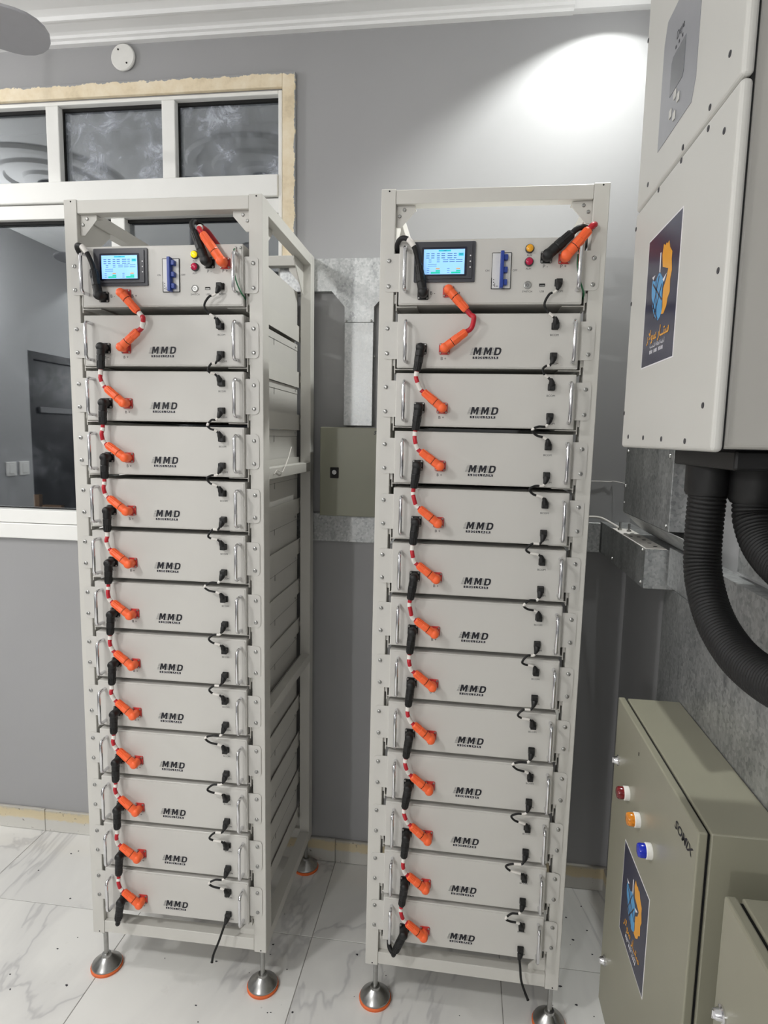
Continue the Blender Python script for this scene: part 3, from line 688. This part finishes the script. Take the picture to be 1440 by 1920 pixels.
    cable(bez([(.1905, -.004, .134), (.1915, -.014, .122), (.1905, -.012, .085), (.196, -.011, .055), (.2060, -.006, .030), (.2105, .004, .021), (.2105, .03, .014)], 8), .0019, M['green'], T, 'wire', 8)
    MB().tube([(.1905, -.004, .134), (.1915, -.013, .121), (.1912, -.013, .104)], .0030, 8).build('lug_sleeve', M['sleeve'], T)
    # last module's black plug and cable, turned in behind the post
    A = SLID[k, 11]
    T = thing('negative_cable', 'black plug and cable at the bottom terminal, ' + WHERE[k], 'cable', mw=RM[k] @ A, group='cables at the foot of the racks')
    e0, d0 = plug('black_plug', M['black'], -.15, .0435, -100 if k == 0 else -112, .056, T, .0102)
    p = bez([e0 - d0 * .004, e0 + d0 * .010, e0 + Vector((-.006, .010, -.016)), e0 + Vector((-.02, .035, -.014)), (-.198, .08, -.016), (-.2, .2, -.018), (-.2, .35, -.018)], 8); cable(p, .0062, M['rubber'], T)

# ------------------------------------------------------------------ data cables
def boot(x, z, s, parent):
    """moulded plug standing on a data socket, its boot pointing up (s=1) or down (s=-1)"""
    b = MB(); b.box(x - .0070, x + .0070, -.0170, -.0060, z - .0068, z + .0068, .0015, 2)
    b.tube([(x - .001, -.0125, z + s * .005), (x - .0015, -.0150, z + s * .009), (x - .003, -.0170, z + s * .014), (x - .0045, -.0180, z + s * .018)], [.0075, .0070, .0052, .0036], 10)
    b.build('plug', M['black'], parent); return Vector((x - .0045, -.0180, z + s * .017))
for k in (0, 1):
    for i in range(12):
        if i == 0: A = Matrix.Translation((.2555, -.010, ZBMS)); e_top = (.409 - .2555, 1.8945 - ZBMS); low = .095 + ZB[0] - ZBMS; lab = 'black data lead from screen unit to first module, ' + WHERE[k]
        else: A = SLID[k, i - 1]; e_top = (.152, .0285); low = .095 - .1361; lab = 'black data lead from %s to %s module, %s' % (ORD[i - 1], ORD[i], WHERE[k])
        T = thing('data_cable', lab, 'cable', mw=RM[k] @ A, group='data leads between modules')
        a = boot(e_top[0], e_top[1], -1, T); c = boot(.152, low, 1, T)
        m = (a + c) / 2; w_ = (.022 if i < 2 else .026 + .012 * min(i, 8) / 8) + rnd.uniform(-.005, .006); t_ = rnd.uniform(-.005, .005)
        path = bez([a + Vector((.001, 0, .004)), a + Vector((-.0045, -.002, -.006)), Vector((m.x - w_ * .62, m.y - .004, a.z * .62 + m.z * .38)), Vector((m.x - w_, m.y - .006, m.z + t_)), Vector((m.x - w_ * .74, m.y - .004, c.z * .55 + m.z * .45 + t_ * .4)), c + Vector((-.0065, -.002, .0035)), c + Vector((.001, 0, -.004))], 8)
        cable(path, .0027, M['rubber'], T, seg=8)
        sleeves(path, (((.12, .26), (.74, .88)), ((.2, .32), (.68, .84)), ((.1, .2), (.44, .54), (.8, .9)))[i % 3], .0031, T)
    A = SLID[k, 11]
    T = thing('data_cable', 'loose black data lead hanging from the bottom module, ' + WHERE[k], 'cable', mw=RM[k] @ A, group='data leads between modules')
    a = boot(.152, .0285, -1, T)
    P_ = [a + Vector((.001, 0, .004)), a + Vector((-.004, -.004, -.012)), a + Vector((-.014, -.012, -.045)), a + Vector((-.026, -.02, -.078)), a + Vector((-.030, -.022, -.100))] if k == 0 else [a + Vector((.001, 0, .004)), a + Vector((.004, -.004, -.016)), a + Vector((.008, -.008, -.05)), a + Vector((.018, -.012, -.078)), a + Vector((.027, -.014, -.098))]
    path = bez(P_, 8); cable(path, .0030, M['rubber'], T, seg=8); MB().tube(path[-8:], [.0034] * 7 + [.0040], 8).build('cable_end', M['black'], T)
# white cable tie hanging at the flank of the left-hand rack
T = thing('cable_tie', 'thin white cable tie looped over the side rail of the rack by the window', 'cable tie', mw=RM[0])
cable(bez([(.514, .241, 1.507), (.515, .202, 1.474), (.516, .160, 1.449), (.515, .139, 1.440), (.514, .1, 1.447), (.5125, .081, 1.438)], 6), .0014, M['sleeve'], T, 'strap', 6)
# ------------------------------------------------------------------ trunking, distribution box
G = M['galv']
def bolt(mb, x, y, z, r=.005, ax='y', d=-1): mb.lathe([(r, 0), (r, .002), (r * .7, .004), (.0005, .0045)], (x, y, z), ax, 12, d)
yt = YW - .030; s_ = yt / YW
Zs = lambda z: 1.542 + (z - 1.542) * s_
T = thing('trunking_tee', 'galvanized trunking tee on the wall above the small grey box', 'trunking', (0, 0, 0))
xl, xr = -.405, -.309
b = MB(); pts = [(-.62, Zs(2.115)), (-.06, Zs(2.115)), (-.06, Zs(2.012)), (xr + .045, Zs(2.012)), (xr, Zs(1.962)), (xr, Zs(1.9135)), (xl, Zs(1.9135)), (xl, Zs(1.962)), (-.448, Zs(2.012)), (-.62, Zs(2.012))]
b.prism(pts, yt, YW - .0005, 'y'); b.build('tee_cover', G, T)
b = MB(); bolt(b, xl + .006, yt, Zs(1.9175), .0038); bolt(b, xr - .008, yt, Zs(1.9175), .0038); b.build('screw', M['steel'], T)
T = thing('trunking_riser', 'vertical galvanized trunking between the tee and the small grey box', 'trunking')
b = MB(); b.box(xl + .001, xr - .001, yt - .001, YW - .0005, Zs(1.577), Zs(1.9120), .0006, 1); b.build('riser_cover', G, T)
b = MB(); bolt(b, xr + .0015, YW - .02, 1.80, .004, 'x', 1); b.build('screw', M['steel'], T)
yb = 1.93
T = thing('distribution_box', 'small olive grey wall box with black lock between the two racks', 'box', (0, 0, 0))
MB().box(-.456, -.236, yb + .016, YW - .0005, 1.289, 1.5675, .003).build('body', M['olivedark'], T)
Dr = MB().box(-.458, -.234, yb, yb + .0145, 1.288, 1.569, .003).build('door', M['olivedark'], T)
b = MB(); b.box(-.424, -.397, yb - .004, yb - .0002, 1.409, 1.443, .001, 1); L = b.build('lock', M['slot'], Dr)
b = MB(); b.lathe([(.0072, .0), (.0068, .0012), (.0004, .0012)], (-.4105, yb - .004, 1.4275), 'y', 20, -1); b.box(-.4118, -.4092, yb - .0065, yb - .0052, 1.4225, 1.4325); b.build('lock_barrel', M['steel'], L)
text('SOMIX', .0155, (-.2875, yb - .0004, 1.553), M['ink'], Dr, shear=.3, align='LEFT', bold=.03)
T = thing('lower_trunking', 'horizontal galvanized trunking low on the back wall behind the racks', 'trunking')
b = MB(); b.box(-.60, .436, YW - .022, YW - .0005, 1.186, 1.281, .0006, 1); b.build('trunking_cover', G, T)
# elbow trunking along the right-hand wall, with perforated lid
T = thing('corner_trunking', 'galvanized trunking with perforated top and two bolts under the inverter', 'trunking')
bx0, bx1, by0, by1, bz0, bz1 = .440, .489, 1.557, YW - .0005, 1.186, 1.285
b = MB(); b.box(bx0, XR - .0005, by0, by1, bz0, bz1 - .0012, .0006, 1); b.build('trunking_body', G, T)
b = MB(); b.box(bx0 - .001, bx1, by0, 1.90, bz1 - .001, bz1 + .0006); Lp = b.build('lid', M['sleeve'], T)
b = MB()
for i, (u, y) in enumerate(((.012, 1.80), (.030, 1.80), (.014, 1.75), (.032, 1.74), (.032, 1.69), (.032, 1.64), (.032, 1.59))): b.lathe([(.0052, 0), (.0052, .0004), (.0003, .0004)], (bx0 + u, y, bz1 + .0006), 'z', 12)
b.build('punched_hole', M['slot'], Lp)
for y, u in ((1.865, .012), (1.835, .030)):
    b = MB(); b.lathe([(.0032, -.001), (.0032, .024), (.001, .0245)], (bx0 + u, y, bz1 + .0006), 'z', 10); b.lathe([(.0062, .0), (.0062, .005)], (bx0 + u, y, bz1 + .0008), 'z', 6); b.build('bolt', M['steel'], T)
b = MB()
for y, z in ((1.575, bz1 - .006), (1.575, bz0 + .012), (1.88, bz0 + .012)): bolt(b, bx0 - .0002, y, z, .0042, 'x', -1)
b.build('screw', M['steel'], T)
T = thing('wall_trunking', 'short galvanized trunking on the wall behind the black hose', 'trunking')
b = MB(); b.box(.492, XR - .0005, .95, 1.545, 1.20, 1.292, .0006, 1); b.build('trunking_cover', G, T)
T = thing('inverter_duct', 'galvanized cable duct hanging below the far end of the inverter', 'trunking')
b = MB(); b.box(.440, XR - .0005, 1.398, 1.795, 1.349, 1.528, .0008, 1); b.build('duct_body', G, T)
b = MB(); b.prism([(.440, 1.348), (.500, 1.296), (.502, 1.2975), (.4425, 1.3485)], 1.26, 1.795, 'y'); Sl = b.build('sloped_plate', G, T)
b = MB()
for y, z in ((1.42, 1.512), (1.775, 1.515), (1.78, 1.375), (1.412, 1.36), (1.78, 1.42)): bolt(b, .4398, y, z, .005 if z > 1.4 else .0035, 'x', -1)
b.build('screw', M['steel'], T)
b = MB(); bolt(b, .466, 1.33, 1.3255, .005, 'x', -1); bolt(b, .492, 1.36, 1.304, .004, 'x', -1); b.build('screw', M['steel'], Sl)
T = thing('wall_cladding', 'tall galvanized sheet panels on the wall behind the olive grey panel', 'panel')
MB().box(.512, XR - .0005, 1.452, 1.625, .10, 1.184, .0008, 1).build('panel', G, T)
MB().box(.505, XR - .0005, .25, 1.450, .0015, 1.184, .0008, 1).build('panel', G, T)
b = MB(); b.box(.488, XR - .0005, .25, 1.24, 1.1855, 1.1985, .0008, 1).box(.488, .4905, .25, 1.24, 1.165, 1.1855); b.build('edge_lip', G, T)
b = MB(); b.prism([(1.24, 1.30), (1.24, 1.42), (.25, 1.42), (.25, 1.30)], .520, .526, 'x'); b.build('panel', G, T)

# ------------------------------------------------------------------ inverter
XI, ya, yz, zb = .30, .817, 1.270, 1.531
ztop = 2.40
T = thing('inverter', 'large white wall inverter with grey display film and navy sticker', 'inverter')
MB().box(XI + .016, XR - .0005, ya + .010, yz - .006, zb + .004, ztop - .003, .006, 3).build('body', M['inverterbody'], T)
zs = 1.9635
Cl = MB().box(XI, XI + .0145, ya, yz, zb, zs - .0008, .0065, 4).build('lower_cover', M['inverter'], T)
Cu = MB().box(XI, XI + .0145, ya, yz, zs + .0008, ztop, .0065, 4).build('upper_cover', M['inverter'], T)
MB().box(XI + .012, XI + .0158, ya + .004, yz - .004, zb + .004, ztop - .004).build('gasket', M['slot'], T)
for par, L in ((Cu, ((.859, 2.010), (.915, 1.977), (1.017, 1.972), (1.20, 1.990), (1.263, 2.26), (.859, 2.26))), (Cl, ((.858, 1.922), (.915, 1.951), (1.02, 1.955), (1.13, 1.955), (1.263, 1.995 - .06), (.841, 1.753), (.856, 1.590), (.913, 1.544), (1.019, 1.547), (1.12, 1.549), (1.22, 1.551), (1.262, 1.596), (1.262, 1.80)))):
    for y, z in L: b = MB(); b.lathe([(.0042, -.0003), (.004, .0008), (.0026, .0011), (.0012, .0006), (.0003, .0006)], (XI, y, z), 'x', 10, -1); b.build('screw', M['darkgrey'], par)
fy0, fy1, fz0, fz1 = .981, 1.151, 2.022, 2.215
F_ = MB().prism([(fy1, fz0), (fy1, fz1 - .03), (fy1 - .012, fz1), (fy0, fz1), (fy0, fz0 + .028), (fy0 + .012, fz0)][::-1], XI - .0008, XI, 'x').build('display_film', M['bezel'], Cu)
MB().prism([(1.101, 2.082), (1.101, 2.132), (1.096, 2.138), (1.037, 2.138), (1.037, 2.089), (1.043, 2.082)], XI - .0014, XI - .0008, 'x').build('display', M['lcd'], F_)
b = MB()
for y, z in ((1.071, 2.072), (1.054, 2.060), (1.088, 2.052), (1.068, 2.040)): b.box(XI - .0026, XI - .0008, y - .0055, y + .0055, z - .0065, z + .0065, .0008, 1)
b.build('button', M['inverter'], F_)
b = MB()
for y in (1.085, 1.070, 1.055): b.box(XI - .0012, XI - .0008, y - .002, y + .002, 2.145, 2.149)
b.build('indicator', M['ink'], F_)
text('Deye', .017, (XI - .0011, 1.066, 2.161), M['ink'], F_, plane='x')
# sticker: navy vinyl with globe, half sun and lettering
AR1 = '\uFEAD\uFEFB\uFEEE\uFEB3 \uFEAD\uFE8E\u0640\u0640\uFE98\uFEB3'
AR2 = '\uFE94\uFEF4\uFEB4\uFEE4\uFEB8\uFEDF\uFE8D \uFE94\uFED7\uFE8E\uFEC4\uFEDF\uFE8D \uFE94\uFEE4\uFEC8\uFEE7\uFEC3'.replace('\uFEC3', '\uFE83')
OR = [(.511, .875), (.56, .852), (.597, .865), (.63, .85), (.67, .862), (.704, .811), (.783, .762), (.780, .71), (.80, .657), (.809, .625), (.775, .569), (.79, .476), (.735, .442), (.715, .39), (.64, .345), (.594, .350), (.57, .35), (.60, .40), (.587, .467), (.590, .543), (.661, .591), (.699, .661), (.522, .705), (.485, .80)]
BL = [(.215, .665), (.285, .640), (.35, .655), (.430, .690), (.49, .655), (.575, .605), (.55, .56), (.548, .50), (.571, .441), (.578, .367), (.53, .335), (.470, .320), (.40, .345), (.333, .382), (.25, .465), (.205, .557), (.195, .62)]
def sticker(y0, y1, z0, z1, x, parent):
    W, H = y1 - y0, z1 - z0
    Q = lambda pts: [(y1 - u * W, z0 + v * H) for u, v in pts]
    b = MB(); b.mat(0).box(x - .0006, x, y0, y1, z0, z1)
    b.mat(1)
    e = .010
    for a in ((-e, 1 + e, -e, 0), (-e, 1 + e, 1, 1 + e), (-e, 0, 0, 1), (1, 1 + e, 0, 1)): b.box(x - .0006, x, y1 - a[1] * W, y1 - a[0] * W, z0 + a[2] * H, z0 + a[3] * H)
    b.mat(2).prism(Q(OR), x - .0009, x - .0006, 'x'); b.mat(3).prism(Q(BL), x - .0009, x - .0006, 'x')
    b.mat(1).prism(Q([(.415, .83), (.42, .68), (.45, .675), (.440, .83)]), x - .0009, x - .0006, 'x').prism(Q([(.19, .69), (.285, .69), (.235, .662)]), x - .0010, x - .0007, 'x').prism(Q([(.55, .61), (.66, .635), (.59, .585)]), x - .0010, x - .0007, 'x')
    b.mat(0)
    for a, c in (((.24, .63), (.56, .46)), ((.43, .66), (.28, .42)), ((.33, .65), (.42, .34)), ((.53, .58), (.33, .36)), ((.21, .52), (.46, .33))):
        d = Vector((c[0] - a[0], c[1] - a[1])).normalized() * .008; p = Vector((-d.y, d.x))
        b.prism(Q([(a[0] + p.x, a[1] + p.y), (c[0] + p.x, c[1] + p.y), (c[0] - p.x, c[1] - p.y), (a[0] - p.x, a[1] - p.y)]), x - .0012, x - .0009, 'x')
    o = b.build('sticker', [M['navy'], M['whiteink'], M['amber'], M['sky']], parent)
    yc = (y0 + y1) / 2
    text(AR1, .024, (x - .0010, yc, z0 + .225 * H), M['amber'], o, plane='x', bold=.02)
    text(AR2, .0088, (x - .0010, yc, z0 + .142 * H), M['whiteink'], o, plane='x')
    b = MB()
    for i in range(12):
        if i in (3, 7): continue
        u = .27 + i * .037; b.box(x - .0010, x - .0006, y1 - (u + .012) * W, y1 - u * W, z0 + .085 * H, z0 + .112 * H)
    b.build('small_print', M['whiteink'], o)
    return o
sticker(.994, 1.160, 1.670, 1.880, XI, Cl)
# black glands under the inverter
b = MB(); b.box(.330, .505, .86, 1.235, 1.5335, 1.5348); b.box(.362, .50, .90, 1.150, 1.505, 1.5335, .004); b.build('gland_plate', M['black'], T)
b = MB(); b.lathe([(.036, 1.505), (.036, 1.462), (.033, 1.456), (.001, 1.456)], (.402, 1.095, 0), 'z', 28); b.lathe([(.038, 1.505), (.038, 1.455), (.034, 1.448), (.001, 1.448)], (.46, 1.06, 0), 'z', 28); b.build('gland', M['black'], T)

# ------------------------------------------------------------------ corrugated hoses
def hose(name, label, P, r, pitch=.0075):
    path = bez(P, 60); out = [path[0]]; acc = 0; d = pitch / 4
    dense = [path[0]]
    for p in path[1:]:
        while (p - dense[-1]).length >= d: dense.append(dense[-1] + (p - dense[-1]).normalized() * d)
    rr = [r * (1.0, .985, .93, .985)[i % 4] for i in range(len(dense))]
    T = thing(name, label, 'hose'); MB().tube(dense, rr, 20).build('hose_wall', M['rubber'], T); return T
hose('corrugated_hose', 'thick black corrugated hose curving down from the inverter underside', [(.402, 1.095, 1.462), (.402, 1.098, 1.404), (.402, 1.094, 1.346), (.402, 1.071, 1.303), (.402, 1.022, 1.263), (.402, .952, 1.239), (.402, .881, 1.233), (.402, .80, 1.240), (.402, .66, 1.27)], .0300)
hose('corrugated_hose', 'black corrugated hose behind the curved one, running along the wall', [(.46, 1.06, 1.452), (.461, 1.052, 1.42), (.464, 1.02, 1.385), (.467, .96, 1.362), (.468, .88, 1.352), (.468, .75, 1.35), (.468, .55, 1.35)], .0320)
# thin white leads
T = thing('white_wire', 'thin white wire across the wall from rack to inverter duct', 'wire'); cable(bez([(.20, YW - .006, 1.405), (.394, YW - .006, 1.4135), (.455, YW - .006, 1.4135), (.47, YW - .03, 1.416), (.47, 1.793, 1.42)], 6), .0013, M['sleeve'], T, 'wire', 6)
T = thing('white_cable', 'flat white cable from behind the rack to the perforated trunking', 'cable'); cable(bez([(.25, 2.03, 1.300), (.38, 2.02, 1.303), (.423, 2.0, 1.304), (.447, 1.95, 1.294), (.455, 1.90, 1.2895), (.456, 1.87, 1.2895)], 6), .0034, M['sleeve'], T, 'cable', 8)

# ------------------------------------------------------------------ electrical panels
def knob(y, z, x, par):
    b = MB(); b.lathe([(.012, 0), (.012, .0025), (.009, .004), (.0075, .010), (.0065, .012), (.0005, .012)], (x, y, z), 'x', 24, -1); b.box(x - .0145, x - .011, y - .0018, y + .0018, z - .0065, z + .0065, .0008, 1); return b.build('lock', M['chrome'], par)
XP = .37; py0, py1, pz0, pz1 = .934, 1.437, .182, .955
T = thing('electrical_panel', 'large olive grey electrical panel with three lamps and navy sticker', 'panel')
MB().box(XP + .0195, .504, py0 + .001, py1 - .002, pz0 + .002, pz1 - .001, .0025).build('body', M['olive'], T)
MB().box(XP + .0145, XP + .0195, py0 + .006, py1 - .006, pz0 + .006, pz1 - .006).build('seal', M['slot'], T)
Dr = MB().box(XP, XP + .0145, py0, py1, pz0, pz1, .0028, 3).build('door', M['olive'], T)
for y, z, mt, nm in ((1.306, .795, 'darkredlens', 'red_lamp'), (1.221, .789, 'panelamber', 'amber_lamp'), (1.138, .780, 'panelblue', 'blue_lamp')):
    L = MB().lathe([(.0148, 0), (.0148, .0095), (.0135, .011), (.012, .011)], (XP, y, z), 'x', 28, -1).build(nm, M['plasticwhite'], Dr)
    MB().lathe([(.0132, .0105), (.0132, .020), (.0115, .0235), (.007, .0248), (.0005, .025)], (XP, y, z), 'x', 28, -1).build('lens', M[mt], L)
knob(1.398, .820, XP, Dr); knob(1.398, .316, XP, Dr)
# slanted maker's lettering
def somix(y, z, size, x, par):
    o = text('SOMIX', size, (x - .0004, y, z), M['ink'], par, plane='x', shear=.35, align='CENTER', xs=1.15, bold=.03)
somix(.992, .908, .0225, XP, Dr)
MB().box(XP - .0006, XP, 1.2515, 1.2545, .9085, .9155).build('drill_mark', M['slot'], Dr)
sticker(1.125, 1.301, .487, .690, XP, Dr)
XQ = .37; qy0, qy1, qz0, qz1 = .36, .834, .20, .931
T = thing('electrical_panel', 'olive grey electrical panel with chrome lock nearest the viewer', 'panel')
MB().box(XQ + .0225, .504, qy0, qy1 - .001, qz0, qz1 - .001, .0025).build('body', M['olive'], T)
MB().box(XQ + .0165, XQ + .0225, qy0 + .006, qy1 - .006, qz0 + .006, qz1 - .006).build('seal', M['slot'], T)
Dr = MB().box(XQ, XQ + .0165, qy0, qy1, qz0, qz1, .004, 3).build('door', M['olive'], T)
knob(.805, .777, XQ, Dr)

# ------------------------------------------------------------------ litter on the tiles
b = MB()
for x, y in [(-1.443, 1.849), (-1.161, 1.551), (-1.128, 1.599), (-.676, 1.579), (-.567, 1.557), (-.463, 1.584), (-.674, 1.436), (-.53, 1.787), (-.476, 1.444), (.434, 1.971), (.433, 1.868), (.162, 1.5), (.431, 1.775)] + [(rnd.uniform(-1.7, .5), rnd.uniform(1.25, 2.04)) for _ in range(60)]:
    s = rnd.uniform(.0012, .0045); a = rnd.uniform(0, PI)
    pts = [(x + s * math.cos(a + t) * rnd.uniform(.5, 1.2), y + s * .7 * math.sin(a + t) * rnd.uniform(.5, 1.2)) for t in (0, 1.1, 2.2, 3.3, 4.4, 5.4)]
    b.prism(pts, .0002, .0002 + s * .4, 'z')
o = b.build('floor_litter', M['darkgrey']); tag(o, 'scattered dark grit and chips on the marble floor tiles', 'litter', kind='stuff')
